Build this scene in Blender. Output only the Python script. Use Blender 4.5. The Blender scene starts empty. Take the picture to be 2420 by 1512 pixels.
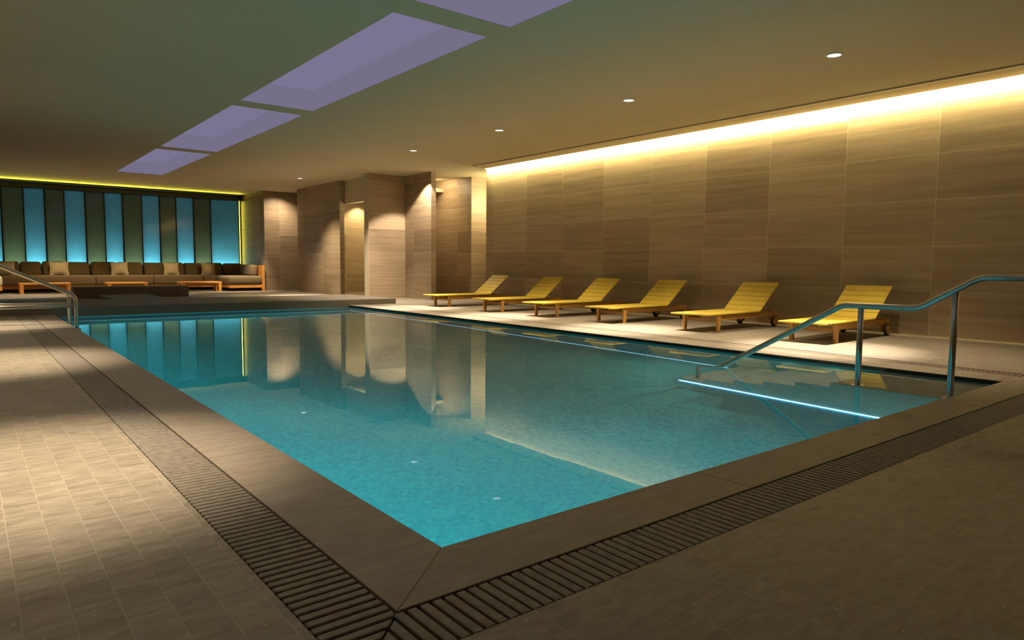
import bpy, math, random
from mathutils import Vector, Matrix

random.seed(7)
scene = bpy.context.scene
COL = scene.collection

# ------------------------------------------------------------------ camera
CAM = Vector((-1.1451, -1.7836, 0.9))
YAW, PITCH, ROLL, FPX = 0.6745, 0.0803, -0.0085, 1620.04
cy, sy, cp, sp, cr, sr = (math.cos(YAW), math.sin(YAW), math.cos(PITCH), math.sin(PITCH), math.cos(ROLL), math.sin(ROLL))
F = Vector((sy * cp, cy * cp, -sp))
R0 = Vector((cy, -sy, 0.0))
D0 = F.cross(R0)
Rv = cr * R0 + sr * D0
Dv = -sr * R0 + cr * D0
cam_data = bpy.data.cameras.new('camera')
cam_data.sensor_fit = 'HORIZONTAL'
cam_data.sensor_width = 36.0
cam_data.lens = FPX / 2420.0 * 36.0
cam_data.clip_start = 0.02
cam_data.clip_end = 200
cam = bpy.data.objects.new('camera', cam_data)
m = Matrix.Identity(4)
for i in range(3):
    m[i][0], m[i][1], m[i][2], m[i][3] = Rv[i], -Dv[i], -F[i], CAM[i]
cam.matrix_world = m
COL.objects.link(cam)
scene.camera = cam

# ------------------------------------------------------------------ view, world
scene.view_settings.view_transform = 'Standard'
scene.view_settings.look = 'None'
scene.view_settings.exposure = 0.0
scene.view_settings.gamma = 1.0
scene.view_settings.use_curve_mapping = False
world = bpy.data.worlds.new('world')
scene.world = world
world.use_nodes = True
world.node_tree.nodes['Background'].inputs[0].default_value = (0.02, 0.02, 0.025, 1)
world.node_tree.nodes['Background'].inputs[1].default_value = 1.0
cyc = scene.cycles
cyc.max_bounces = 10
cyc.diffuse_bounces = 5
cyc.glossy_bounces = 6
cyc.transmission_bounces = 8
cyc.caustics_reflective = False
cyc.caustics_refractive = True
cyc.sample_clamp_indirect = 2.5
cyc.blur_glossy = 0.5

# ------------------------------------------------------------------ sizes
W, L = 5.365, 12.0            # pool
DEPTH, ZW = -1.13, -0.035     # pool floor, water level
CX, DX = 0.30, 0.52           # coping / drain offsets at the left
CY, DY = 0.26, 0.474          # at the near end
RX0, RX1 = 5.74, 5.96         # right drain
WR = 8.87                     # right wall
CEIL = 3.2
SX = 4.38                     # side face of the steps
DOWN_XY = [(6.34, 2.02), (6.20, 4.84), (6.14, 7.72), (6.11, 10.55), (6.13, 16.6)]

# ------------------------------------------------------------------ lights
def aim(o, d):
    o.rotation_euler = Vector(d).to_track_quat('-Z', 'Y').to_euler()

def spot(name, loc, power, color, size=78, blend=0.7, d=(0, 0, -1), radius=0.025, parent=None):
    l = bpy.data.lights.new(name, 'SPOT')
    l.energy, l.color, l.spot_size, l.spot_blend, l.shadow_soft_size = power, color, math.radians(size), blend, radius
    o = bpy.data.objects.new(name, l)
    o.location = loc
    aim(o, d)
    COL.objects.link(o)
    return o

def area(name, loc, sx_, sy_, power, color, d, spread=180):
    l = bpy.data.lights.new(name, 'AREA')
    l.shape = 'RECTANGLE'
    l.size, l.size_y, l.energy, l.color = sx_, sy_, power, color
    l.spread = math.radians(spread)
    o = bpy.data.objects.new(name, l)
    o.location = loc
    aim(o, d)
    COL.objects.link(o)
    return o

def area_mat(name, loc, sx_, sy_, power, color, xdir, zdir, spread=180):
    """area lamp whose local X lies along xdir and which shines along zdir"""
    o = area(name, loc, sx_, sy_, power, color, zdir, spread)
    z = -Vector(zdir).normalized()
    x = Vector(xdir).normalized()
    y = z.cross(x)
    mm = Matrix.Identity(4)
    for i in range(3):
        mm[i][0], mm[i][1], mm[i][2], mm[i][3] = x[i], y[i], z[i], loc[i]
    o.matrix_world = mm
    return o

WARM = (1.0, 0.80, 0.52)
COVE = (1.0, 0.86, 0.42)
# linear light in the slot between ceiling and right wall
area_mat('cove_lamp', (8.815, 3.4, 3.275), 16.7, 0.05, 1700, COVE, (0, 1, 0), (0.80, 0, -0.60), 120)
# downlights over the left walkway, outside the frame
for yy in (1.75, 5.75, 9.9):
    spot('walkway_downlight', (-1.0, yy, 3.18), 1150, (1.0, 0.83, 0.60), 48, 1.0, (0, 0, -1), 0.09)
    spot('walkway_downlight', (-1.0, yy, 3.18), 130, (1.0, 0.83, 0.60), 110, 1.0)  # added wide low fill that softens the light bands on the floor
for xx, yy in DOWN_XY:
    spot('deck_downlight', (xx, yy, 3.165), 2300, (1.0, 0.86, 0.68), 42, 1.0)
    spot('deck_downlight', (xx, yy, 3.165), 560, (1.0, 0.82, 0.56), 92, 0.8)
spot('corner_downlight', (7.78, 12.95, 3.18), 430, (1.0, 0.84, 0.64), 84, 0.3, (0, 0.25, -1))
spot('deck_downlight', (6.12, 13.6, 3.18), 800, (1.0, 0.85, 0.66), 84, 0.8)
spot('corridor_downlight', (8.6, 17.9, 2.86), 120, (1.0, 0.78, 0.40), 110, 0.6)
area('corridor_lamp', (9.0, 16.2, 2.86), 1.2, 0.8, 60, (1.0, 0.78, 0.38), (-0.2, 0, -1))
area('corridor_lamp', (7.9, 15.5, 2.2), 0.3, 0.3, 8, (1.0, 0.80, 0.42), (-0.6, 0, 0.5))
area('alcove_lamp', (10.1, 12.2, 2.6), 0.9, 0.5, 48, (1.0, 0.80, 0.42), (-0.5, 0.6, -0.05))
area('alcove_lamp', (8.8, 14.2, 3.1), 0.5, 0.5, 24, (1.0, 0.78, 0.45), (0.5, 0.2, -0.8))  # added fill for the dark side wall of the alcove
spot('lounge_downlight', (7.0, 19.95, 3.18), 170, (1.0, 0.80, 0.56), 130, 1.0, (-0.1, 0.2, -1))
spot('lounge_downlight', (5.7, 19.6, 3.18), 700, (1.0, 0.82, 0.60), 48, 0.8, (0, 0.3, -1))
spot('lounge_downlight', (-0.3, 19.6, 3.18), 420, (1.0, 0.82, 0.60), 60, 0.6)
for xx in (1.2, 3.4):
    spot('lounge_downlight', (xx, 20.6, 3.18), 420, (1.0, 0.76, 0.46), 90, 1.0)
# underwater lamps under the coping of the left and near walls
POOLC = (0.28, 0.92, 1.0)
area_mat('pool_lamp', (0.03, 1.6, -0.16), 3.0, 0.04, 50, POOLC, (0, 1, 0), (0.25, 0, -0.95))
area_mat('pool_lamp', (0.03, 6.6, -0.16), 6.0, 0.04, 17, POOLC, (0, 1, 0), (0.25, 0, -0.95))
area_mat('pool_lamp', (1.2, 0.03, -0.16), 2.2, 0.04, 40, POOLC, (1, 0, 0), (0, 0.25, -0.95))
area_mat('pool_lamp', (2.7, L - 0.03, -0.2), 5.0, 0.04, 12, POOLC, (1, 0, 0), (0, -0.5, -0.85))
for yy in (1.3, 1.75, 2.25):  # added unseen fill that brightens the pool treads, no fixture here
    spot('step_fill', (W - 0.035, yy, -0.065), 24, (0.85, 1.0, 0.85), 130, 0.6, (-0.75, 0.25, -0.6), 0.0)
# yellow line of light above the backlit glass
area_mat('niche_lamp', (2.3, 22.76, 3.05), 8.2, 0.05, 28, (1.0, 0.84, 0.06), (1, 0, 0), (0, -1, 0.2), 55)
area_mat('niche_lamp', (6.42, 22.85, 1.8), 2.4, 0.03, 3, (0.95, 0.9, 0.08), (0, 0, 1), (0.8, -0.6, 0))
# light box behind the glass
area_mat('lightbox_lamp', (2.3, 23.14, 0.48), 8.4, 0.06, 140, (0.25, 0.74, 0.88), (1, 0, 0), (0, 0.1, 1))

# ------------------------------------------------------------------ materials
def new_mat(name):
    mt = bpy.data.materials.new(name)
    mt.use_nodes = True
    nt = mt.node_tree
    nt.nodes.clear()
    out = nt.nodes.new('ShaderNodeOutputMaterial')
    return mt, nt, out

def N(nt, kind, **kw):
    n = nt.nodes.new(kind)
    for k, v in kw.items():
        if k.startswith('i_'):
            key = k[2:]
            key = int(key) if key.isdigit() else key.replace('_', ' ')
            n.inputs[key].default_value = v
        else:
            setattr(n, k, v)
    return n

def plain(name, color, rough=0.5, metal=0.0, noise=0.0, nscale=20, spec=0.5, stretch=(1, 1, 1), bump=0.0, sheen=0.0):
    mt, nt, out = new_mat(name)
    p = N(nt, 'ShaderNodeBsdfPrincipled')
    p.inputs['Roughness'].default_value = rough
    p.inputs['Metallic'].default_value = metal
    p.inputs['Specular IOR Level'].default_value = spec
    if sheen:
        p.inputs['Sheen Weight'].default_value = sheen
    nt.links.new(p.outputs[0], out.inputs[0])
    tc = N(nt, 'ShaderNodeTexCoord')
    mp = N(nt, 'ShaderNodeMapping')
    mp.inputs['Scale'].default_value = stretch
    nt.links.new(tc.outputs['Object'], mp.inputs[0])
    nz = N(nt, 'ShaderNodeTexNoise')
    nz.inputs['Scale'].default_value = nscale
    nz.inputs['Detail'].default_value = 4
    nt.links.new(mp.outputs[0], nz.inputs['Vector'])
    rp = N(nt, 'ShaderNodeValToRGB')
    c = color
    rp.color_ramp.elements[0].position = 0.3
    rp.color_ramp.elements[1].position = 0.7
    rp.color_ramp.elements[0].color = (c[0] * (1 - noise), c[1] * (1 - noise), c[2] * (1 - noise), 1)
    rp.color_ramp.elements[1].color = (min(1, c[0] * (1 + noise)), min(1, c[1] * (1 + noise)), min(1, c[2] * (1 + noise)), 1)
    nt.links.new(nz.outputs['Fac'], rp.inputs[0])
    nt.links.new(rp.outputs[0], p.inputs['Base Color'])
    if bump:
        b = N(nt, 'ShaderNodeBump')
        b.inputs['Strength'].default_value = bump
        b.inputs['Distance'].default_value = 0.002
        nt.links.new(nz.outputs['Fac'], b.inputs['Height'])
        nt.links.new(b.outputs[0], p.inputs['Normal'])
    return mt

def tiled(name, ax, ay, bw, rh, off, dark, light, mortar, msize, vein, offset=0.0, rough=0.5, tilevar=0.5, speck=0.0, bump=0.15):
    """stone laid in tiles: ax, ay pick the object axes that run along and across the courses;
    vein = noise frequency along / across"""
    mt, nt, out = new_mat(name)
    lk = nt.links.new
    p = N(nt, 'ShaderNodeBsdfPrincipled')
    p.inputs['Roughness'].default_value = rough
    lk(p.outputs[0], out.inputs[0])
    tc = N(nt, 'ShaderNodeTexCoord')
    sep = N(nt, 'ShaderNodeSeparateXYZ')
    lk(tc.outputs['Object'], sep.inputs[0])
    cmb = N(nt, 'ShaderNodeCombineXYZ')
    lk(sep.outputs[ax], cmb.inputs[0])
    lk(sep.outputs[ay], cmb.inputs[1])
    mp = N(nt, 'ShaderNodeMapping')
    mp.inputs['Location'].default_value = (off[0], off[1], 0)
    lk(cmb.outputs[0], mp.inputs[0])
    br = N(nt, 'ShaderNodeTexBrick')
    br.offset = offset
    br.squash = 1.0
    br.inputs['Color1'].default_value = (0, 0, 0, 1)
    br.inputs['Color2'].default_value = (1, 1, 1, 1)
    br.inputs['Mortar'].default_value = (0.5, 0.5, 0.5, 1)
    br.inputs['Scale'].default_value = 1.0
    br.inputs['Mortar Size'].default_value = msize
    br.inputs['Mortar Smooth'].default_value = 0.1
    br.inputs['Brick Width'].default_value = bw
    br.inputs['Row Height'].default_value = rh
    lk(mp.outputs[0], br.inputs['Vector'])
    # vein coordinates, shifted from tile to tile
    sc = N(nt, 'ShaderNodeVectorMath', operation='MULTIPLY')
    sc.inputs[1].default_value = (vein[0], vein[1], 1)
    lk(cmb.outputs[0], sc.inputs[0])
    sh = N(nt, 'ShaderNodeVectorMath', operation='MULTIPLY')
    sh.inputs[1].default_value = (31.0, 57.0, 43.0)
    lk(br.outputs['Color'], sh.inputs[0])
    ad = N(nt, 'ShaderNodeVectorMath', operation='ADD')
    lk(sc.outputs[0], ad.inputs[0])
    lk(sh.outputs[0], ad.inputs[1])
    nz = N(nt, 'ShaderNodeTexNoise')
    nz.inputs['Scale'].default_value = 1.0
    nz.inputs['Detail'].default_value = 5
    nz.inputs['Roughness'].default_value = 0.6
    nz.inputs['Distortion'].default_value = 0.3
    lk(ad.outputs[0], nz.inputs['Vector'])
    mr = N(nt, 'ShaderNodeMapRange')
    mr.inputs[1].default_value = 0.28
    mr.inputs[2].default_value = 0.72
    lk(nz.outputs['Fac'], mr.inputs[0])
    mx = N(nt, 'ShaderNodeMix', data_type='FLOAT')
    mx.inputs[0].default_value = tilevar
    lk(mr.outputs[0], mx.inputs[2])
    lk(br.outputs['Color'], mx.inputs[3])
    c = N(nt, 'ShaderNodeMix', data_type='RGBA')
    c.inputs[6].default_value = (*dark, 1)
    c.inputs[7].default_value = (*light, 1)
    lk(mx.outputs[0], c.inputs[0])
    last = c.outputs[2]
    if speck:
        s = N(nt, 'ShaderNodeTexNoise')
        s.inputs['Scale'].default_value = 55
        s.inputs['Detail'].default_value = 2
        lk(cmb.outputs[0], s.inputs['Vector'])
        r2 = N(nt, 'ShaderNodeMapRange')
        r2.inputs[1].default_value = 0.70
        r2.inputs[2].default_value = 0.76
        r2.inputs[4].default_value = speck
        lk(s.outputs['Fac'], r2.inputs[0])
        c3 = N(nt, 'ShaderNodeMix', data_type='RGBA')
        c3.inputs[7].default_value = (min(1, light[0] * 2.0), min(1, light[1] * 2.0), min(1, light[2] * 2.0), 1)
        lk(r2.outputs[0], c3.inputs[0])
        lk(last, c3.inputs[6])
        last = c3.outputs[2]
    c2 = N(nt, 'ShaderNodeMix', data_type='RGBA')
    c2.inputs[7].default_value = (*mortar, 1)
    lk(br.outputs['Fac'], c2.inputs[0])
    lk(last, c2.inputs[6])
    lk(c2.outputs[2], p.inputs['Base Color'])
    if bump:
        b = N(nt, 'ShaderNodeBump')
        b.inputs['Strength'].default_value = bump
        b.inputs['Distance'].default_value = 0.003
        lk(nz.outputs['Fac'], b.inputs['Height'])
        lk(b.outputs[0], p.inputs['Normal'])
    return mt

def emissive(name, color, strength):
    mt, nt, out = new_mat(name)
    e = N(nt, 'ShaderNodeEmission')
    e.inputs[0].default_value = (*color, 1)
    e.inputs[1].default_value = strength
    nt.links.new(e.outputs[0], out.inputs[0])
    return mt

def backlit_glass(name, tint, gloss=0.12):
    mt, nt, out = new_mat(name)
    lk = nt.links.new
    t = N(nt, 'ShaderNodeBsdfTranslucent')
    d = N(nt, 'ShaderNodeBsdfDiffuse')
    g = N(nt, 'ShaderNodeBsdfGlossy')
    g.inputs['Roughness'].default_value = 0.08
    tc = N(nt, 'ShaderNodeTexCoord')
    nz = N(nt, 'ShaderNodeTexNoise')
    nz.inputs['Scale'].default_value = 1.3
    nz.inputs['Detail'].default_value = 2
    lk(tc.outputs['Object'], nz.inputs['Vector'])
    rp = N(nt, 'ShaderNodeValToRGB')
    rp.color_ramp.elements[0].color = tuple(c * 0.8 for c in tint) + (1,)
    rp.color_ramp.elements[1].color = tuple(min(1, c * 1.15) for c in tint) + (1,)
    lk(nz.outputs['Fac'], rp.inputs[0])
    lk(rp.outputs[0], t.inputs[0])
    d.inputs[0].default_value = (tint[0] * 0.35 + 0.05, tint[1] * 0.35 + 0.05, tint[2] * 0.35 + 0.03, 1)
    a = N(nt, 'ShaderNodeMixShader')
    a.inputs[0].default_value = 0.18
    lk(t.outputs[0], a.inputs[1])
    lk(d.outputs[0], a.inputs[2])
    f = N(nt, 'ShaderNodeFresnel')
    f.inputs[0].default_value = 1.45
    b = N(nt, 'ShaderNodeMixShader')
    lk(f.outputs[0], b.inputs[0])
    lk(a.outputs[0], b.inputs[1])
    lk(g.outputs[0], b.inputs[2])
    lk(b.outputs[0], out.inputs[0])
    return mt

def water_mat():
    mt, nt, out = new_mat('pool_water')
    lk = nt.links.new
    g = N(nt, 'ShaderNodeBsdfGlass')
    g.inputs['IOR'].default_value = 1.333
    g.inputs['Roughness'].default_value = 0.0
    g.inputs['Color'].default_value = (0.93, 1.0, 1.0, 1)
    tc = N(nt, 'ShaderNodeTexCoord')
    nz = N(nt, 'ShaderNodeTexNoise')
    nz.inputs['Scale'].default_value = 2.2
    nz.inputs['Detail'].default_value = 3
    lk(tc.outputs['Object'], nz.inputs['Vector'])
    b = N(nt, 'ShaderNodeBump')
    b.inputs['Strength'].default_value = 0.03
    b.inputs['Distance'].default_value = 0.01
    lk(nz.outputs['Fac'], b.inputs['Height'])
    lk(b.outputs[0], g.inputs['Normal'])
    lk(g.outputs[0], out.inputs[0])
    return mt

STONE_D, STONE_L, GROUT = (0.22, 0.155, 0.093), (0.49, 0.375, 0.245), (0.62, 0.52, 0.36)
M = dict(
    wall_x=tiled('veined_stone_side', 1, 2, 1.2, 0.6, (-1.856 + 12, 0), STONE_D, STONE_L, GROUT, 0.0025, (0.7, 13), rough=0.45, tilevar=0.48),
    wall_y=tiled('veined_stone_front', 0, 2, 1.2, 0.6, (0.2, 0), STONE_D, STONE_L, GROUT, 0.0025, (0.7, 13), rough=0.45, tilevar=0.48),
    floor=tiled('floor_stone', 1, 0, 0.21, 0.105, (0, 0.86), (0.165, 0.137, 0.102), (0.35, 0.295, 0.225), (0.34, 0.29, 0.225), 0.0016, (30, 7), offset=0.5, rough=0.42, tilevar=0.14, speck=0.8, bump=0.3),
    deck=tiled('deck_stone', 1, 0, 1.2, 0.65, (0.3, 0.18), (0.18, 0.152, 0.118), (0.28, 0.238, 0.187), (0.46, 0.41, 0.33), 0.003, (3, 9), rough=0.45, tilevar=0.12, speck=0.3),
    coping=tiled('coping_stone', 1, 0, 60, 60, (30, 30), (0.20, 0.165, 0.125), (0.30, 0.25, 0.195), (0.3, 0.25, 0.2), 0.0001, (24, 6), rough=0.45, tilevar=0.05, speck=0.5),
    kerb=tiled('step_stone', 0, 1, 1.2, 0.6, (0, 0), (0.10, 0.082, 0.06), (0.16, 0.135, 0.105), (0.14, 0.12, 0.09), 0.003, (3, 7), rough=0.5, tilevar=0.2),
    grate=plain('grate_stone', (0.18, 0.15, 0.115), 0.5, noise=0.25, nscale=30),
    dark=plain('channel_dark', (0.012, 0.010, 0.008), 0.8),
    ceiling=plain('ceiling_paint', (0.62, 0.55, 0.37), 0.7, noise=0.02, nscale=2),
    mosaic=tiled('pool_mosaic', 0, 1, 0.028, 0.028, (0, 0), (0.014, 0.25, 0.36), (0.12, 0.60, 0.57), (0.07, 0.43, 0.46), 0.0012, (9, 9), rough=0.3, tilevar=0.6, bump=0),
    mosaic_x=tiled('pool_mosaic_side', 1, 2, 0.028, 0.028, (0, 0), (0.014, 0.25, 0.36), (0.12, 0.60, 0.57), (0.07, 0.43, 0.46), 0.0012, (9, 9), rough=0.3, tilevar=0.6, bump=0),
    steps=plain('step_tile', (0.46, 0.48, 0.40), 0.4, noise=0.15, nscale=12),
    water=water_mat(),
    led_blue=emissive('pool_light', (0.22, 0.60, 1.0), 20.0),
    led_mid=emissive("soft_pool_light", (0.20, 0.62, 1.0), 5.0),
    led_faint=emissive('faint_pool_light', (0.42, 0.80, 1.0), 2.2),
    led_yellow=emissive('yellow_light', (0.95, 0.88, 0.12), 3.2),
    lens=emissive('downlight_lens', (1.0, 0.93, 0.80), 1.7),
    lilac=emissive('lilac_light', (0.30, 0.265, 0.43), 0.66),
    recess=emissive('lilac_side_glow', (0.285, 0.255, 0.40), 0.62),  # glow put into the recess walls to match the panel above
    white=plain('white_paint', (0.75, 0.74, 0.72), 0.6),
    mortar=plain('pale_mortar', (0.50, 0.43, 0.33), 0.8),
    grey=plain('grey_lining', (0.30, 0.32, 0.33), 0.8),
    black=plain('black_frame', (0.010, 0.010, 0.009), 0.45),
    bar=plain('diffuser_bar', (0.62, 0.50, 0.36), 0.4),
    teak=plain('teak_boards', (0.60, 0.43, 0.05), 0.38, noise=0.10, nscale=6, stretch=(6, 1.2, 6), spec=0.4),
    teak_frame=plain('teak_frame', (0.50, 0.26, 0.055), 0.42, noise=0.14, nscale=7, stretch=(1.2, 6, 6)),
    table=plain('table_teak', (0.78, 0.36, 0.08), 0.45, noise=0.14, nscale=6, stretch=(1, 6, 6)),
    rubber=plain('wheel_dark', (0.045, 0.025, 0.014), 0.6),
    steel=plain('brushed_steel', (0.60, 0.57, 0.48), 0.32, metal=1.0, noise=0.04, nscale=40),
    sofa=plain('sofa_fabric', (0.19, 0.133, 0.048), 0.9, noise=0.12, nscale=60, bump=0.2, sheen=0.1),
    sofa_seat=plain('seat_fabric', (0.18, 0.128, 0.062), 0.9, noise=0.12, nscale=60, bump=0.2, sheen=0.1),
    pillow=plain('cream_fabric', (0.72, 0.60, 0.34), 0.9, noise=0.08, nscale=60, bump=0.2),
    ottoman=plain('pale_fabric', (0.60, 0.54, 0.42), 0.9, noise=0.06, nscale=60, bump=0.2),
    glass_blue=backlit_glass('blue_glass', (0.40, 0.66, 0.70)),
    glass_olive=backlit_glass('olive_glass', (0.34, 0.19, 0.08), 0.3),
)

# ------------------------------------------------------------------ mesh builder
class MB:
    def __init__(s):
        s.v, s.f, s.smooth = [], [], []

    def add(s, verts, faces, smooth=False):
        o = len(s.v)
        s.v += [tuple(p) for p in verts]
        s.f += [tuple(i + o for i in f) for f in faces]
        s.smooth += [smooth] * len(faces)
        return s

    def box(s, x0, x1, y0, y1, z0, z1):
        return s.add([(x0, y0, z0), (x1, y0, z0), (x1, y1, z0), (x0, y1, z0), (x0, y0, z1), (x1, y0, z1), (x1, y1, z1), (x0, y1, z1)],
                     [(0, 3, 2, 1), (4, 5, 6, 7), (0, 1, 5, 4), (1, 2, 6, 5), (2, 3, 7, 6), (3, 0, 4, 7)])

    def prism(s, poly, z0, z1):
        """poly: counter-clockwise list of (x, y)"""
        n = len(poly)
        v = [(x, y, z0) for x, y in poly] + [(x, y, z1) for x, y in poly]
        f = [tuple(reversed(range(n))), tuple(range(n, 2 * n))]
        f += [(i, (i + 1) % n, n + (i + 1) % n, n + i) for i in range(n)]
        return s.add(v, f)

    def prism_axis(s, poly, a0, a1, axis):
        """extrude a polygon along axis x (poly in y,z) or y (poly in x,z)"""
        n = len(poly)
        if axis == 'x':
            v = [(a0, p, q) for p, q in poly] + [(a1, p, q) for p, q in poly]
        else:
            v = [(p, a0, q) for p, q in poly] + [(p, a1, q) for p, q in poly]
        f = [tuple(range(n)), tuple(reversed(range(n, 2 * n)))]
        f += [((i + 1) % n, i, n + i, n + (i + 1) % n) for i in range(n)]
        return s.add(v, f)

    def slab(s, p0, p1, width_dir, w, t):
        """flat bar from p0 to p1, w wide along width_dir, t thick"""
        p0, p1 = Vector(p0), Vector(p1)
        d = (p1 - p0).normalized()
        wd = Vector(width_dir).normalized()
        nn = d.cross(wd).normalized()
        v = []
        for p in (p0, p1):
            for a, b in ((-1, -1), (1, -1), (1, 1), (-1, 1)):
                v.append(p + wd * (a * w / 2) + nn * (b * t / 2))
        return s.add(v, [(0, 3, 2, 1), (4, 5, 6, 7), (0, 1, 5, 4), (1, 2, 6, 5), (2, 3, 7, 6), (3, 0, 4, 7)])

    def cyl(s, c, axis, r, h, n=28, r2=None):
        c = Vector(c)
        ax = Vector(axis).normalized()
        u = ax.orthogonal().normalized()
        w = ax.cross(u)
        r2 = r if r2 is None else r2
        v = [c + u * (r * math.cos(2 * math.pi * i / n)) + w * (r * math.sin(2 * math.pi * i / n)) for i in range(n)]
        v += [c + ax * h + u * (r2 * math.cos(2 * math.pi * i / n)) + w * (r2 * math.sin(2 * math.pi * i / n)) for i in range(n)]
        o = len(s.v)
        s.add(v, [tuple(reversed(range(n))), tuple(range(n, 2 * n))])
        s.f += [(o + i, o + (i + 1) % n, o + n + (i + 1) % n, o + n + i) for i in range(n)]
        s.smooth += [True] * n
        return s

    def ring(s, c, r0, r1, z0, z1, n=40):
        """flat annulus with thickness around a vertical axis"""
        v = []
        for r, z in ((r0, z0), (r1, z0), (r1, z1), (r0, z1)):
            v += [(c[0] + r * math.cos(2 * math.pi * i / n), c[1] + r * math.sin(2 * math.pi * i / n), z) for i in range(n)]
        f = []
        for k in range(4):
            a, b = k * n, ((k + 1) % 4) * n
            f += [(a + i, a + (i + 1) % n, b + (i + 1) % n, b + i) for i in range(n)]
        return s.add(v, [tuple(reversed(q)) for q in f])

    def tube(s, pts, r, n=18):
        pts = [Vector(p) for p in pts]
        t0 = (pts[1] - pts[0]).normalized()
        u = t0.orthogonal().normalized()
        rows = []
        for i, p in enumerate(pts):
            if i == 0:
                t = t0
            elif i == len(pts) - 1:
                t = (pts[-1] - pts[-2]).normalized()
            else:
                t = ((pts[i] - pts[i - 1]).normalized() + (pts[i + 1] - pts[i]).normalized()).normalized()
            u = (u - t * u.dot(t)).normalized()
            w = t.cross(u)
            rows.append([p + u * (r * math.cos(2 * math.pi * k / n)) + w * (r * math.sin(2 * math.pi * k / n)) for k in range(n)])
        o = len(s.v)
        v = [p for row in rows for p in row]
        s.add(v, [tuple(reversed(range(n))), tuple(range((len(rows) - 1) * n, len(rows) * n))])
        for i in range(len(rows) - 1):
            for k in range(n):
                a, b = o + i * n, o + (i + 1) * n
                s.f.append((a + k, a + (k + 1) % n, b + (k + 1) % n, b + k))
                s.smooth.append(True)
        return s

    def build(s, name, mat, parent=None, bevel=0.0, seg=2):
        me = bpy.data.meshes.new(name)
        me.from_pydata(s.v, [], s.f)
        me.polygons.foreach_set('use_smooth', s.smooth)
        me.update()
        me.materials.append(M[mat])
        o = bpy.data.objects.new(name, me)
        COL.objects.link(o)
        if parent is not None:
            o.parent = parent
        if bevel:
            b = o.modifiers.new('bevel', 'BEVEL')
            b.width, b.segments, b.limit_method = bevel, seg, 'ANGLE'
            b.harden_normals = False
        return o

def rounded(pts, radii, n=8):
    """polyline with its inner corners rounded"""
    pts = [Vector(p) for p in pts]
    out = [pts[0]]
    for i in range(1, len(pts) - 1):
        a, b, c = pts[i - 1], pts[i], pts[i + 1]
        r = radii[i - 1] if isinstance(radii, (list, tuple)) else radii
        d1, d2 = (a - b).normalized(), (c - b).normalized()
        ang = d1.angle(d2)
        if abs(math.pi - ang) < 1e-3:
            out.append(b)
            continue
        t = min(r / math.tan(ang / 2), (a - b).length * 0.49, (c - b).length * 0.49)
        rr = t * math.tan(ang / 2)
        ctr = b + (d1 + d2).normalized() * (rr / math.sin(ang / 2))
        s0, s1 = b + d1 * t - ctr, b + d2 * t - ctr
        om = s0.angle(s1)
        for k in range(n + 1):
            f_ = k / n
            out.append(ctr + (s0 * math.sin((1 - f_) * om) + s1 * math.sin(f_ * om)) / math.sin(om))
    out.append(pts[-1])
    return out

def empty(name, label=None, cat=None, loc=(0, 0, 0), rz=0.0, group=None):
    o = bpy.data.objects.new(name, None)
    o.empty_display_size = 0.1
    o.location = loc
    o.rotation_euler = (0, 0, rz)
    COL.objects.link(o)
    tag(o, label, cat, group)
    return o

def tag(o, label=None, cat=None, group=None, kind=None):
    if label:
        o['label'] = label
    if cat:
        o['category'] = cat
    if group:
        o['group'] = group
    if kind:
        o['kind'] = kind
    return o

def struct(o, label=None, cat=None):
    return tag(o, label, cat, None, 'structure')

def copy_tree(o, parent=None):
    c = o.copy()
    COL.objects.link(c)
    if parent is not None:
        c.parent = parent
    for ch in list(o.children):
        copy_tree(ch, c)
    return c

# ------------------------------------------------------------------ floors
XL, YB, XR2, YF = -3.3, -4.6, 12.0, 23.6
b = MB()
b.box(XL, -DX, YB, 24.0, -0.2, 0)                        # left walkway
b.box(-DX, RX1, YB, -DY, -0.2, 0)                        # in front of the near drain
struct(b.build('floor', 'floor'), 'taupe stone floor of small tiles beside and before the pool', 'floor')
b = MB()
b.box(RX1, WR + 0.25, YB, 11.9, -0.2, 0)
b.box(RX1, XR2, 11.9, 24.0, -0.2, 0)
b.box(-DX, RX1, L + 0.4, 24.0, -0.2, 0)
struct(b.build('floor_deck', 'deck'), 'pale stone deck under the loungers and the sofa', 'floor')

# ------------------------------------------------------------------ pool
pool = empty('swimming_pool', 'large rectangular indoor pool with lit turquoise water', 'pool', (0, 0, 0))
b = MB()
b.box(0, W, 0, L, DEPTH - 0.1, DEPTH)
b.build('basin_floor', 'mosaic', pool)
b = MB()
b.box(-0.06, 0, -0.06, L, DEPTH - 0.1, -0.03)
b.box(W, W + 0.06, -0.06, L, DEPTH - 0.1, -0.03)
b.box(0, W, -0.06, 0, DEPTH - 0.1, -0.03)
b.box(-0.06, W + 0.06, L, L + 0.06, DEPTH - 0.1, -0.061)
b.build('basin_wall', 'mosaic_x', pool)
b = MB()
b.add([(0, 0, ZW), (W, 0, ZW), (W, L, ZW), (0, L, ZW)], [(0, 1, 2, 3)])
b.build('water', 'water', pool)
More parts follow.
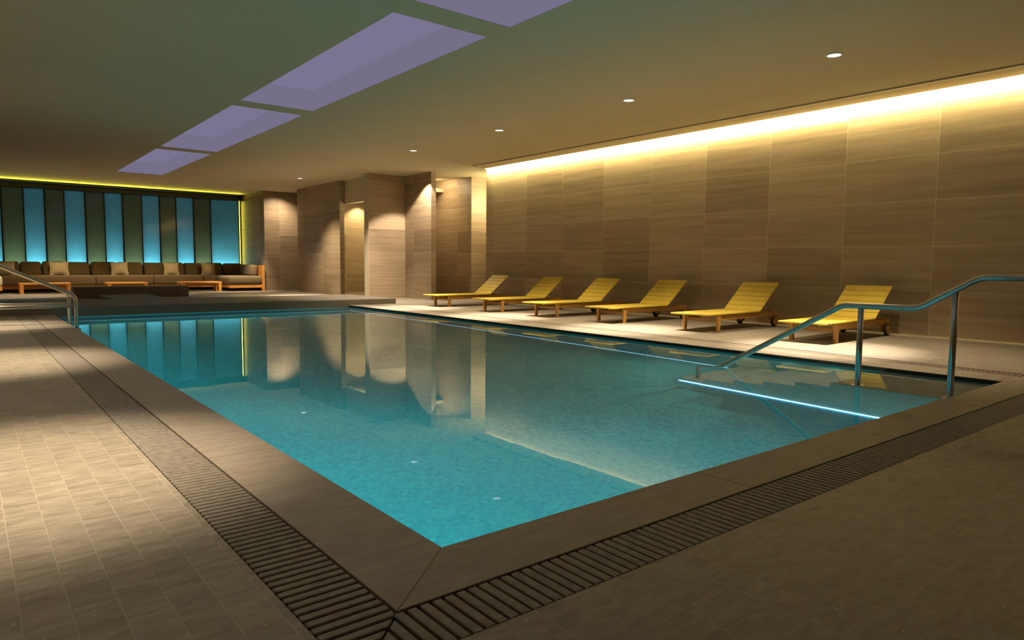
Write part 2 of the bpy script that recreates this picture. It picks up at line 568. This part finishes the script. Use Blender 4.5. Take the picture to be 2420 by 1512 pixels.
# coping slabs, mitred at the corners
def runs(a0, a1, step):
    n = max(1, round((a1 - a0) / step))
    return [(a0 + (a1 - a0) * i / n, a0 + (a1 - a0) * (i + 1) / n) for i in range(n)]
g = 0.0016
b = MB()
segs = runs(0, L, 1.5)
for i, (y0, y1) in enumerate(segs):
    lo = -CY if i == 0 else y0
    b.prism([(-CX, lo + g), (0.012, (0.012 if i == 0 else y0) + g), (0.012, y1 - g), (-CX, y1 - g)], -0.05, 0)
b.build('coping', 'coping', pool, 0.002, 1)
b = MB()
segs = runs(0, W, 1.34)
for i, (x0, x1) in enumerate(segs):
    xa = -CX if i == 0 else x0
    xb = RX0 if i == len(segs) - 1 else x1
    b.prism([(xa + g, -CY), (xb - g, -CY), ((W - 0.012 if i == len(segs) - 1 else x1) - g, 0.012), ((0.012 if i == 0 else x0) + g, 0.012)], -0.05, 0)
b.build('coping', 'coping', pool, 0.002, 1)
b = MB()
for i, (y0, y1) in enumerate(runs(0, L, 1.5)):
    lo = -CY if i == 0 else y0
    b.prism([(W - 0.012, (0.012 if i == 0 else y0) + g), (RX0, lo + g), (RX0, y1 - g), (W - 0.012, y1 - g)], -0.05, 0)
b.build('coping', 'coping', pool, 0.002, 1)
b = MB()
b.box(-CX + 0.01, 0.008, -CY + 0.01, L - 0.01, -0.046, -0.0035)
b.box(0.008, W - 0.008, -CY + 0.01, 0.008, -0.046, -0.0035)
b.box(W - 0.008, RX0 - 0.01, -CY + 0.01, L - 0.01, -0.046, -0.0035)
b.build('coping_bed', 'mortar', pool)
b = MB()
b.box(W - 0.0135, W - 0.006, 0.02, L - 0.01, -0.052, -0.006)  # thin black band along the right coping edge
b.build('edge_band', 'black', pool)
# steps along the right-hand near corner
prof = [(0.0, DEPTH), (0.0, -0.10)]
treads = [(0.94, -0.10), (1.24, -0.29), (1.54, -0.49), (1.84, -0.68), (2.15, -0.86), (2.45, -1.0)]
for i, (y1, z) in enumerate(treads):
    if i:
        prof.append((treads[i - 1][0], z))
    prof.append((y1, z))
prof.append((2.45, DEPTH))
b = MB()
b.prism_axis(list(reversed(prof)), SX, W - 0.002, 'x')
b.build('steps', 'steps', pool, 0.006, 1)
# lines of light at the foot of the walls
zl = DEPTH + 0.012
def led(x0, x1, y0, y1, mat='led_blue'):
    bb = MB()
    bb.box(x0, x1, y0, y1, zl, zl + 0.009)
    return tag(bb.build('light_strip', mat, pool), 'white-blue underwater line of light')
led(W - 0.012, W - 0.004, 2.55, L - 0.05, 'led_faint')
led(0.05, W - 0.05, L - 0.012, L - 0.004, 'led_faint')
led(0.004, 0.02, 0.05, L - 0.05, 'led_mid')
led(0.05, SX - 0.05, 0.004, 0.02, 'led_mid')
led(SX - 0.014, SX - 0.004, 0.06, 2.45)

# ------------------------------------------------------------------ drains
PER, SLAT = 0.0386, 0.0285
def channel(bx):
    return bx
b = MB()
b.box(-DX, -CX, -DY, L + 0.2, -0.14, -0.12)
b.box(-CX, RX1, -DY, -CY, -0.14, -0.12)
b.box(RX0, RX1, -CY, L + 0.2, -0.14, -0.12)
struct(b.build('trim_1', 'dark'), 'dark bed of the drain channels', 'drain channel')

def mitre(x):
    """y of the mitre line over the left/near corner"""
    return -DY + (x + DX) * (DY - CY) / (DX - CX)

b = MB()
y = -DY + 0.01
e = 0.006
while y < L - SLAT:
    y0, y1 = y, y + SLAT
    if y0 < -CY:                                    # slats cut by the mitre
        inv = lambda yy: -DX + (yy + DY) * (DX - CX) / (DY - CY)
        xa, xb = inv(y0) - 0.004, inv(min(y1, -CY)) - 0.004
        if xa > -DX + 0.02:
            b.prism([(-DX + e, y0), (xa, y0), (min(xb, -CX - e), y1), (-DX + e, y1)], -0.028, -0.002)
    else:
        b.box(-DX + e, -CX - e, y0, y1, -0.028, -0.002)
    y += PER
b.box(-DX + 0.05, -DX + 0.07, -DY + 0.12, L - 0.02, -0.05, -0.028)
b.box(-CX - 0.07, -CX - 0.05, -DY + 0.2, L - 0.02, -0.05, -0.028)
tag(b.build('drain_grate', 'grate', None, 0.003, 1), 'slatted stone drain grate along the left walkway', 'drain grate', 'pool drain grates')
b = MB()
x = -DX + 0.012
while x < RX1 - 0.03:
    x0, x1 = x, x + SLAT
    if x1 < -CX + 0.004:
        ya, yb = mitre(x0) - 0.004, mitre(x1) - 0.004
        if ya > -DY + 0.015:
            b.prism([(x0, -DY + e), (x1, -DY + e), (x1, min(yb, -CY - e)), (x0, min(ya, -CY - e))], -0.028, -0.002)
    else:
        b.box(x0, x1, -DY + e, -CY - e, -0.028, -0.002)
    x += PER
b.box(-DX + 0.14, RX1 - 0.02, -DY + 0.05, -DY + 0.07, -0.05, -0.028)
b.box(-CX - 0.02, RX1 - 0.02, -CY - 0.07, -CY - 0.05, -0.05, -0.028)
tag(b.build('drain_grate', 'grate', None, 0.003, 1), 'slatted stone drain grate in front of the near pool edge', 'drain grate', 'pool drain grates')
b = MB()
y = -CY + 0.01
while y < L - SLAT:
    b.box(RX0 + e, RX1 - e, y, y + SLAT, -0.028, -0.002)
    y += PER
b.box(RX0 + 0.05, RX0 + 0.07, -CY + 0.02, L - 0.02, -0.05, -0.028)
b.box(RX1 - 0.07, RX1 - 0.05, -CY + 0.02, L - 0.02, -0.05, -0.028)
tag(b.build('drain_grate', 'grate', None, 0.003, 1), 'slatted stone drain grate on the lounger side of the pool', 'drain grate', 'pool drain grates')

# ------------------------------------------------------------------ step, ledge and bench at the far end
b = MB()
b.box(-2.6, 6.5, L, 14.4, -0.06, 0.12)
tag(b.build('stone_step', 'kerb', None, 0.006, 1), 'long low dark stone step along the far pool edge', 'step')
b = MB()
b.box(1.27, 2.32, 14.4, 16.7, 0.0, 0.12)
tag(b.build('stone_slab', 'kerb', None, 0.006, 1), 'flat stone slab between the long step and the stone bench', 'slab')
b = MB()
b.box(0.93, 3.52, 17.8, 18.45, 0.0, 0.27)
tag(b.build('stone_bench', 'kerb', None, 0.02, 2), 'dark stone bench block in front of the coffee tables', 'bench')

# ------------------------------------------------------------------ walls
def wall(name, mat, label, *boxes):
    bb = MB()
    for q in boxes:
        if len(q) == 6:
            bb.box(*q)
        else:
            bb.prism(*q)
    return struct(bb.build(name, mat), label, 'wall')

wall('wall_right', 'wall_x', 'long stone tile wall behind the loungers, washed by a line of light', (WR, WR + 0.22, YB, 11.78, -0.02, 3.42))
wall('wall_left', 'wall_x', 'stone wall of the left walkway', (XL - 0.2, XL, YB, 24.0, -0.02, 3.42))
wall('wall_back', 'wall_y', 'stone wall behind the viewer', (XL - 0.2, WR + 0.22, YB - 0.2, YB, -0.02, 3.42))
wall('wall_niche', 'wall_x', 'stone side wall of the window niche', (6.5, 6.68, 20.75, 23.6, -0.02, 3.4))
wall('wall_far', 'wall_y', 'narrow stone wall right of the window niche', (6.5, 8.2, 20.6, 20.75, -0.02, 3.4))
wall('wall_far_side', 'wall_x', 'stone wall left of the corridor opening', (7.13, 7.26, 16.3, 19.4, -0.02, 3.4))
# wall with the inner corner, right of the corridor opening
wall('wall_corner_front', 'wall_y', 'stone wall facing the pool, right of the corridor opening', (7.0, 8.07, 14.3, 14.55, -0.02, 3.4))
wall('wall_corner_side', 'wall_x', 'stone wall lit by a downlight scallop at the inner corner', (8.06, 8.2, 13.0, 15.0, -0.02, 3.4))
wall('wall_alcove_back', 'wall_y', 'shaded stone wall at the back of the alcove', (8.2, 9.45, 15.0, 15.2, -0.02, 3.4))
wall('wall_alcove_side', 'wall_x', 'stone wall at the side of the alcove', (9.43, 9.6, 13.345, 15.0, -0.02, 3.4))
wall('wall_alcove_front', 'wall_y', 'bright stone wall end beside the lounger wall', (9.43, 12.0, 13.2, 13.34, -0.02, 3.4))
wall('wall_passage', 'wall_x', 'wall of the side passage', (11.8, 12.0, 11.78, 13.2, -0.02, 3.4), (8.9, 12.0, 11.6, 11.78, -0.02, 3.4))
wall('wall_corridor_back', 'wall_y', 'warm lit stone wall inside the corridor', (7.28, 11.2, 18.2, 18.4, -0.02, 3.4))
wall('wall_corridor_side', 'wall_x', 'stone pier inside the corridor', (10.9, 11.2, 15.2, 18.2, -0.02, 3.4), (9.2, 9.4, 17.2, 18.2, -0.02, 3.4))
bb = MB()
bb.box(7.28, 7.42, 14.55, 16.4, 2.56, 3.3)
struct(bb.build('trim_2', 'ceiling'), 'plain bulkhead over the corridor opening', 'bulkhead')
bb = MB()
bb.box(7.42, 11.2, 14.55, 18.2, 2.9, 3.0)
struct(bb.build('ceiling_corridor', 'ceiling'), 'ceiling of the corridor', 'ceiling')

# ------------------------------------------------------------------ ceiling with lit recesses
SK0, SK1 = 2.04, 3.115
SKY = [(-1.0, 3.62), (3.985, 8.44), (8.82, 13.5), (13.87, 18.5)]
b = MB()
cuts = [YB] + [v for s_ in SKY for v in s_] + [20.6]
b.box(XL - 0.2, SK0, YB - 0.2, 20.6, CEIL, 3.45)
b.box(SK1, 8.785, YB - 0.2, 11.78, CEIL, 3.45)
b.box(SK1, 12.0, 11.78, 20.6, CEIL, 3.45)
for i in range(0, len(cuts), 2):
    b.box(SK0, SK1, cuts[i] - (0.2 if i == 0 else 0), cuts[i + 1], CEIL, 3.45)
struct(b.build('ceiling', 'ceiling'), 'plain plaster ceiling over the pool hall', 'ceiling')
b = MB()
b.box(8.785, WR, YB, 11.78, 3.42, 3.46)
struct(b.build('trim_3', 'ceiling'), 'top of the light slot along the wall', 'light slot')
b = MB()
b.box(XL - 0.2, 6.68, 20.6, 23.6, 3.212, 3.45)
struct(b.build('ceiling_niche', 'ceiling'), 'ceiling of the window niche, washed with yellow light', 'ceiling')

names_sky = ['lilac light panel in the ceiling nearest the viewer, cut off by the picture edge',
             'largest lilac light panel fully seen in the ceiling, second along the row',
             'lilac light panel in the ceiling, third along the row',
             'smallest lilac light panel in the ceiling, nearest the window niche']
for (y0, y1), lab in zip(SKY, names_sky):
    t = empty('ceiling_light_panel', lab, 'ceiling light', (0, 0, 0), 0, 'lilac ceiling light panels')
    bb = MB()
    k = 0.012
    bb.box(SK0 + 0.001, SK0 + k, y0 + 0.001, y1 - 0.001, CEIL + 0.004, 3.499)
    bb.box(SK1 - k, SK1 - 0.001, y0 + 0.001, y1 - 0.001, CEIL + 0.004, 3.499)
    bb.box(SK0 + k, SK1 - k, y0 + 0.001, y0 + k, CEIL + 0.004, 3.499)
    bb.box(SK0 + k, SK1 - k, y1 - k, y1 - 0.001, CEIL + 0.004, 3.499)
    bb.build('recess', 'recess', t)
    bb = MB()
    bb.box(SK0 - 0.001, SK1 + 0.001, y0 - 0.001, y1 + 0.001, 3.5, 3.53)
    bb.build('diffuser', 'lilac', t)

# downlights
dl = empty('recessed_downlight', None, 'downlight', (0, 0, 0), 0, 'recessed ceiling downlights')
MB().ring((0, 0), 0.072, 0.092, -0.008, 0.004).build('trim_ring', 'white', dl)
MB().cyl((0, 0, -0.003), (0, 0, 1), 0.073, 0.004, 40).build('lens', 'lens', dl)
dlabs = ['round recessed downlight highest in the picture, over the loungers by the handrail',
         'round recessed downlight second along the row over the loungers',
         'round recessed downlight third along the row over the loungers',
         'round recessed downlight fourth along the row, above the end of the pool',
         'small far round downlight above the stone wall left of the corridor']
for i, ((x, y), lab) in enumerate(zip(DOWN_XY, dlabs)):
    o = dl if i == 0 else copy_tree(dl)
    o.location = (x, y, CEIL - 0.001)
    o['label'] = lab

# linear air diffuser in the ceiling
t = empty('linear_diffuser', 'thin dark linear slot with pale middle bar in the ceiling along the lounger wall', 'air vent', (0, 0, 0))
xa, xb = 8.245, 8.355
bb = MB()
bb.box(xa, xb, YB + 0.02, 11.5, CEIL - 0.006, CEIL - 0.001)
bb.build('slot', 'black', t)
bb = MB()
bb.box(xa + 0.038, xb - 0.038, YB + 0.02, 11.2, CEIL - 0.012, CEIL - 0.005)
bb.build('bar', 'bar', t)

# ------------------------------------------------------------------ backlit glass wall
win = empty('window_1', 'backlit wall of alternating blue and olive glass panels behind the sofa', 'window', (0, 0, 0))
win['kind'] = 'structure'
edges = [-2.7, -2.2, -1.7, -1.2, -0.74, -0.213, 0.315, 0.834, 1.323, 1.861, 2.372, 2.872, 3.413, 3.932, 4.427, 4.965, 5.504, 6.44]
GY = 23.0
zb, zt = 0.45, 3.05
fr = MB()
fr.box(-2.9, 6.56, GY - 0.05, GY + 0.05, zt, 3.199)
fr.box(-2.9, 6.5, GY - 0.34, GY - 0.05, zt - 0.04, zt - 0.03)  # added ledge and lip, shaped to hide the niche lamp from below
fr.box(-2.9, 6.5, GY - 0.35, GY - 0.34, zt - 0.04, zt + 0.025)
fr.box(-2.9, 6.5, GY - 0.05, GY + 0.05, zb - 0.06, zb)
for i, x in enumerate(edges):
    wd = 0.02 if i % 2 else 0.014
    fr.box(x - wd, x + wd, GY - 0.03, GY + 0.04, zb, zt)
fr.box(6.465, 6.50, GY - 0.06, GY + 0.04, zb, zt)
fr.build('frame', 'black', win)
for i in range(len(edges) - 1):
    blue = (i % 2 == 0)
    bb = MB()
    x0, x1 = edges[i] + 0.014, edges[i + 1] - 0.014
    bb.add([(x0, GY, zb), (x1, GY, zb), (x1, GY, zt), (x0, GY, zt)], [(0, 1, 2, 3)])
    o = bb.build('glass_panel', 'glass_blue' if blue else 'glass_olive', win)
    o['label'] = 'blue backlit glass panel' if blue else 'dark olive backlit glass panel'
bb = MB()
bb.box(6.445, 6.462, GY - 0.055, GY - 0.03, zb, zt)
tag(bb.build('light_strip', 'led_yellow', win), 'yellow upright line of light')
bb = MB()
bb.box(-3.0, 6.5, GY + 0.5, GY + 0.56, 0.3, 3.2)
bb.box(-3.0, 6.5, GY + 0.08, GY + 0.5, 0.36, 0.42)
bb.box(-3.0, 6.5, GY + 0.08, GY + 0.5, 3.14, 3.2)
bb.build('light_box', 'grey', win)
wall('wall_window', 'wall_y', 'low wall under the backlit glass', (XL, 6.5, GY - 0.02, GY + 0.1, 0, zb - 0.06))

# ------------------------------------------------------------------ sectional sofa
def cushion_box(x0, x1, y0, y1, z0, z1, name, mat, parent, r=0.05, puff=0.0):
    bb = MB()
    bb.box(x0, x1, y0, y1, z0, z1)
    o = bb.build(name, mat, parent, r, 4)
    for p in o.data.polygons:
        p.use_smooth = True
    return o

sofa = empty('sectional_sofa', 'long olive-brown sectional sofa under the backlit glass wall', 'sofa', (0, 0, 0))
SF, SB = 21.75, 22.86
bb = MB()
bb.box(-1.6, 6.38, SF + 0.06, SB, 0.10, 0.20)
bb.box(5.36, 6.38, 20.55, SF + 0.06, 0.10, 0.20)
bb.box(-1.6, -0.36, 20.7, SF + 0.06, 0.10, 0.20)
bb.box(-1.6, 6.38, SB, SB + 0.05, 0.1, 0.80)
bb.build('wooden_base', 'table', sofa, 0.006, 1)
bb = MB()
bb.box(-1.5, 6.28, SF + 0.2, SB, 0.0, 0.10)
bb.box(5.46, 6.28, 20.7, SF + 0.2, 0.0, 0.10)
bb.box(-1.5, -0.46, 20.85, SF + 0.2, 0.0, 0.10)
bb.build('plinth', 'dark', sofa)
bb = MB()
bb.box(6.38, 6.455, 20.5, SB + 0.05, 0.0, 0.815)
bb.build('arm_panel', 'table', sofa, 0.006, 1)
seat_x = [-0.34, 1.92, 3.46, 4.92, 5.34]
for x0, x1 in zip(seat_x[:-1], seat_x[1:]):
    cushion_box(x0 + 0.006, x1 - 0.006, SF, SB - 0.02, 0.20, 0.49, 'seat_cushion', 'sofa_seat', sofa, 0.05)
cushion_box(5.30, 6.375, 20.52, SB - 0.02, 0.20, 0.48, 'seat_cushion', 'sofa_seat', sofa, 0.09)
cushion_box(-1.55, -0.345, 20.7, SB - 0.02, 0.20, 0.50, 'seat_cushion', 'ottoman', sofa, 0.08)
backs = [(-0.40, 0.12), (0.14, 0.645), (0.665, 1.23), (1.25, 1.86), (1.90, 2.56), (2.60, 3.29), (3.33, 3.92), (3.96, 4.50), (4.52, 5.08), (5.10, 5.72)]
for i, (x0, x1) in enumerate(backs):
    o = cushion_box(x0, x1, 22.38, 22.68, 0.46, 0.885 + random.uniform(-0.012, 0.012), 'back_cushion', 'sofa', sofa, 0.075)
    for v in o.data.vertices:            # lean back a little
        v.co.y += (v.co.z - 0.46) * 0.28
o = cushion_box(5.72, 6.30, 22.30, 22.62, 0.46, 0.87, 'back_cushion', 'sofa', sofa, 0.075)
o = cushion_box(6.08, 6.34, 20.85, 22.0, 0.46, 0.83, 'back_cushion', 'sofa_seat', sofa, 0.08)
for v in o.data.vertices:
    v.co.x += (v.co.z - 0.46) * 0.10

def throw_pillow(loc, w, h, d, tilt, label):
    n = 14
    vs, fs = [], []
    for side in (-1, 1):
        for j in range(n + 1):
            for i in range(n + 1):
                u, v = -1 + 2 * i / n, -1 + 2 * j / n
                px = w / 2 * u * (1 - 0.10 * (1 - v * v))
                pz = h / 2 * v * (1 - 0.10 * (1 - u * u))
                th = d / 2 * (max(0, (1 - u * u)) * max(0, (1 - v * v))) ** 0.5
                vs.append((px, side * th, pz))
    k = (n + 1) * (n + 1)
    for j in range(n):
        for i in range(n):
            a = j * (n + 1) + i
            fs.append((a, a + 1, a + n + 2, a + n + 1))
            fs.append((k + a, k + a + n + 1, k + a + n + 2, k + a + 1))
    # close the rim
    rim = [i for i in range(n + 1)] + [j * (n + 1) + n for j in range(1, n + 1)] + [n * (n + 1) + i for i in range(n - 1, -1, -1)] + [j * (n + 1) for j in range(n - 1, 0, -1)]
    for a, c in zip(rim, rim[1:] + rim[:1]):
        fs.append((a, k + a, k + c, c))
    bb = MB()
    bb.add(vs, fs, True)
    o = bb.build('throw_pillow', 'pillow')
    o.location = loc
    o.rotation_euler = tilt
    tag(o, label, 'pillow', 'cream throw pillows')
    return o
plabs = ['cream throw pillow at the picture edge, behind the slanting handrail',
         'cream throw pillow above the first wooden coffee table',
         'cream throw pillow above the middle wooden coffee table',
         'cream throw pillow second from the corner end of the sofa',
         'cream throw pillow nearest the corner end of the sofa']
for x, lab, s_ in zip((-0.22, 1.06, 2.62, 4.08, 5.20), plabs, (1.0, 1.0, 0.97, 0.93, 0.9)):
    throw_pillow((x, 22.29, 0.685), 0.50 * s_, 0.42, 0.17, (-0.25, random.uniform(-0.03, 0.03), random.uniform(-0.04, 0.04)), lab)

# coffee tables
def coffee_table(x0, x1, y0, y1, h, label):
    t = empty('coffee_table', label, 'coffee table', ((x0 + x1) / 2, (y0 + y1) / 2, 0), 0, 'low wooden coffee tables')
    w, d = (x1 - x0) / 2, (y1 - y0) / 2
    bb = MB()
    n = 5
    for i in range(n):
        a = -d + 2 * d * i / n
        bb.box(-w, w, a + 0.003, a + 2 * d / n - 0.003, h - 0.05, h)
    bb.build('tabletop', 'table', t, 0.004, 1)
    for sx_ in (-1, 1):
        for sy_ in (-1, 1):
            bb = MB()
            xx = sx_ * (w - 0.05)
            yy = sy_ * (d - 0.05)
            bb.box(xx - 0.045, xx + 0.045, yy - 0.045, yy + 0.045, 0, h - 0.05)
            bb.build('leg', 'table', t, 0.004, 1)
    return t
coffee_table(0.02, 1.20, 20.95, 21.55, 0.29, 'low wooden coffee table behind the slanting handrail')
coffee_table(2.10, 3.14, 20.95, 21.55, 0.29, 'low wooden coffee table half hidden behind the stone bench')
coffee_table(4.02, 5.19, 20.75, 21.35, 0.30, 'low wooden coffee table beside the corner end of the sofa')

# ------------------------------------------------------------------ sun loungers
def make_lounger():
    t = empty('sun_lounger', None, 'sun lounger', (0, 0, 0), 0, 'teak sun loungers along the stone wall')
    hw = 0.30
    bb = MB()
    for s_ in (-1, 1):
        bb.box(-0.02, 1.64, s_ * 0.245 - 0.02, s_ * 0.245 + 0.02, 0.155, 0.222)
        for k in range(6):                       # notches for the back prop
            bb.prism_axis([(1.22 + k * 0.055, 0.222), (1.25 + k * 0.055, 0.222), (1.22 + k * 0.055, 0.248)], s_ * 0.245 - 0.012, s_ * 0.245 + 0.012, 'y')
    bb.box(1.56, 1.60, -0.225, 0.225, 0.16, 0.20)
    bb.box(0.62, 0.66, -0.225, 0.225, 0.16, 0.20)
    bb.build('frame', 'teak_frame', t, 0.004, 1)
    bb = MB()
    bb.box(0.005, 0.03, -0.235, 0.235, 0.13, 0.175)
    bb.build('stretcher', 'teak_frame', t, 0.003, 1)
    # seat boards run across
    bb = MB()
    n = 12
    a0, a1 = -0.33, 1.06
    for i in range(n):
        p = (a1 - a0) / n
        bb.box(a0 + i * p + 0.003, a0 + (i + 1) * p - 0.003, -hw, hw, 0.232, 0.252)
    for s_ in (-1, 1):
        bb.box(a0 + 0.02, a1 - 0.01, s_ * 0.20 - 0.015, s_ * 0.20 + 0.015, 0.218, 0.232)
    bb.build('seat', 'teak', t, 0.0025, 1)
    # raised back of six boards
    bb = MB()
    hinge = Vector((1.065, 0, 0.245))
    top = Vector((1.60, 0, 0.655))
    d = (top - hinge).normalized()
    ln = (top - hinge).length
    n = 6
    for i in range(n):
        bb.slab(hinge + d * (ln * i / n + 0.003), hinge + d * (ln * (i + 1) / n - 0.003), (0, 1, 0), 2 * hw, 0.02)
    nn = Vector((-d.z, 0, d.x))
    for s_ in (-1, 1):
        off = Vector((0, s_ * 0.21, 0)) - nn * 0.02
        bb.slab(hinge + d * 0.02 + off, hinge + d * (ln - 0.03) + off, (0, 1, 0), 0.035, 0.02)
    bb.build('backrest', 'teak', t, 0.0025, 1)
    bb = MB()
    for s_ in (-1, 1):
        p0 = hinge + d * (ln * 0.48) + Vector((0, s_ * 0.21, 0)) - nn * 0.03
        bb.tube([p0, (1.52, s_ * 0.21, 0.235)], 0.006, 8)
    bb.tube([(1.52, -0.24, 0.235), (1.52, 0.24, 0.235)], 0.006, 8)
    bb.build('back_prop', 'steel', t)
    for s_ in (-1, 1):
        bb = MB()
        yy = s_ * 0.27
        # tapering leg
        v = []
        for z, w1 in ((0.0, 0.022), (0.222, 0.030)):
            v += [(-0.02 - w1, yy - 0.024, z), (-0.02 + w1, yy - 0.024, z), (-0.02 + w1, yy + 0.024, z), (-0.02 - w1, yy + 0.024, z)]
        bb.add(v, [(0, 3, 2, 1), (4, 5, 6, 7), (0, 1, 5, 4), (1, 2, 6, 5), (2, 3, 7, 6), (3, 0, 4, 7)])
        bb.build('leg', 'teak_frame', t, 0.004, 1)
        bb = MB()
        bb.prism_axis([(1.47, 0.05), (1.55, 0.05), (1.58, 0.165), (1.44, 0.165)], s_ * 0.245 - 0.018, s_ * 0.245 + 0.018, 'y')
        bb.build('leg', 'teak_frame', t, 0.003, 1)
        bb = MB()
        bb.cyl((1.51, s_ * 0.268 - (0.0 if s_ > 0 else 0.036), 0.078), (0, 1, 0), 0.078, 0.036, 32)
        w = bb.build('wheel', 'rubber', t, 0.004, 2)
        bb = MB()
        bb.cyl((1.51, s_ * 0.304 if s_ > 0 else -0.308, 0.078), (0, 1, 0), 0.06, 0.004, 28)
        bb.build('hub_cap', 'teak_frame', w)
    return t
proto = make_lounger()
llabs = ['teak sun lounger farthest from the handrail, standing at the end of the stone wall',
         'teak sun lounger second from the far end of the row',
         'teak sun lounger third from the far end of the row',
         'teak sun lounger third from the handrail end of the row',
         'teak sun lounger second from the handrail end, wooden wheel showing',
         'teak sun lounger partly behind the steel handrail at the near end of the row']
LY = [(6.93, 10.70, 0.02), (6.90, 8.83, 0.03), (6.92, 7.30, 0.03), (6.97, 5.79, 0.04), (6.98, 4.08, 0.05), (6.94, 2.42, 0.05)]
for i, ((x, y, a), lab) in enumerate(zip(LY, llabs)):
    o = proto if i == 0 else copy_tree(proto)
    o.location = (x, y, 0)
    o.rotation_euler = (0, 0, a)
    o['label'] = lab

# ------------------------------------------------------------------ handrails
HX = 4.38
t = empty('pool_handrail', 'curved steel handrail over the pool steps in front of the loungers', 'handrail', (0, 0, 0))
pts = rounded([(HX, -1.35, 0.84), (HX, -0.09, 0.838), (HX, 0.30, 0.603), (HX, 0.86, 0.598), (HX, 2.12, -0.12), (HX, 2.23, -0.19), (HX, 2.23, -0.86)],
              [0.18, 0.22, 0.16, 0.1, 0.1])
MB().tube(pts, 0.0235, 20).build('rail', 'steel', t)
MB().tube([(HX, 0.06, -0.1), (HX, 0.06, 0.735)], 0.0225, 20).build('post', 'steel', t)
MB().tube([(HX, 0.715, -0.1), (HX, 0.715, 0.595)], 0.0225, 20).build('post', 'steel', t)
MB().tube([(HX, -1.35, 0.0), (HX, -1.35, 0.84)], 0.0225, 20).build('post', 'steel', t)
for yy, zz in ((0.715, -0.045), (0.06, -0.045), (2.23, -0.862)):
    MB().cyl((HX, yy, zz), (0, 0, 1), 0.048, 0.016, 28).build('flange', 'steel', t)

def side_rail(y, label):
    t = empty('pool_handrail', label, 'handrail', (0, 0, 0), 0, 'paired handrails at the left pool edge')
    x0 = 0.035
    pts = rounded([(x0, y, -0.32), (x0, y, 0.435), (-0.93, y, 0.905), (-2.1, y, 0.905)], [0.13, 0.2])
    MB().tube(pts, 0.0235, 20).build('rail', 'steel', t)
    MB().tube([(x0, y, 0.292), (-1.9, y, 0.292)], 0.021, 18).build('bar', 'steel', t)
    MB().tube([(-1.9, y, 0.0), (-1.9, y, 0.905)], 0.0225, 18).build('post', 'steel', t)
    MB().cyl((x0, y, -0.034), (0, 0, 1), 0.05, 0.016, 28).build('flange', 'steel', t)
    return t
side_rail(9.2, 'nearer of two slanting steel handrails at the left pool edge')
side_rail(9.98, 'farther of two slanting steel handrails at the left pool edge')
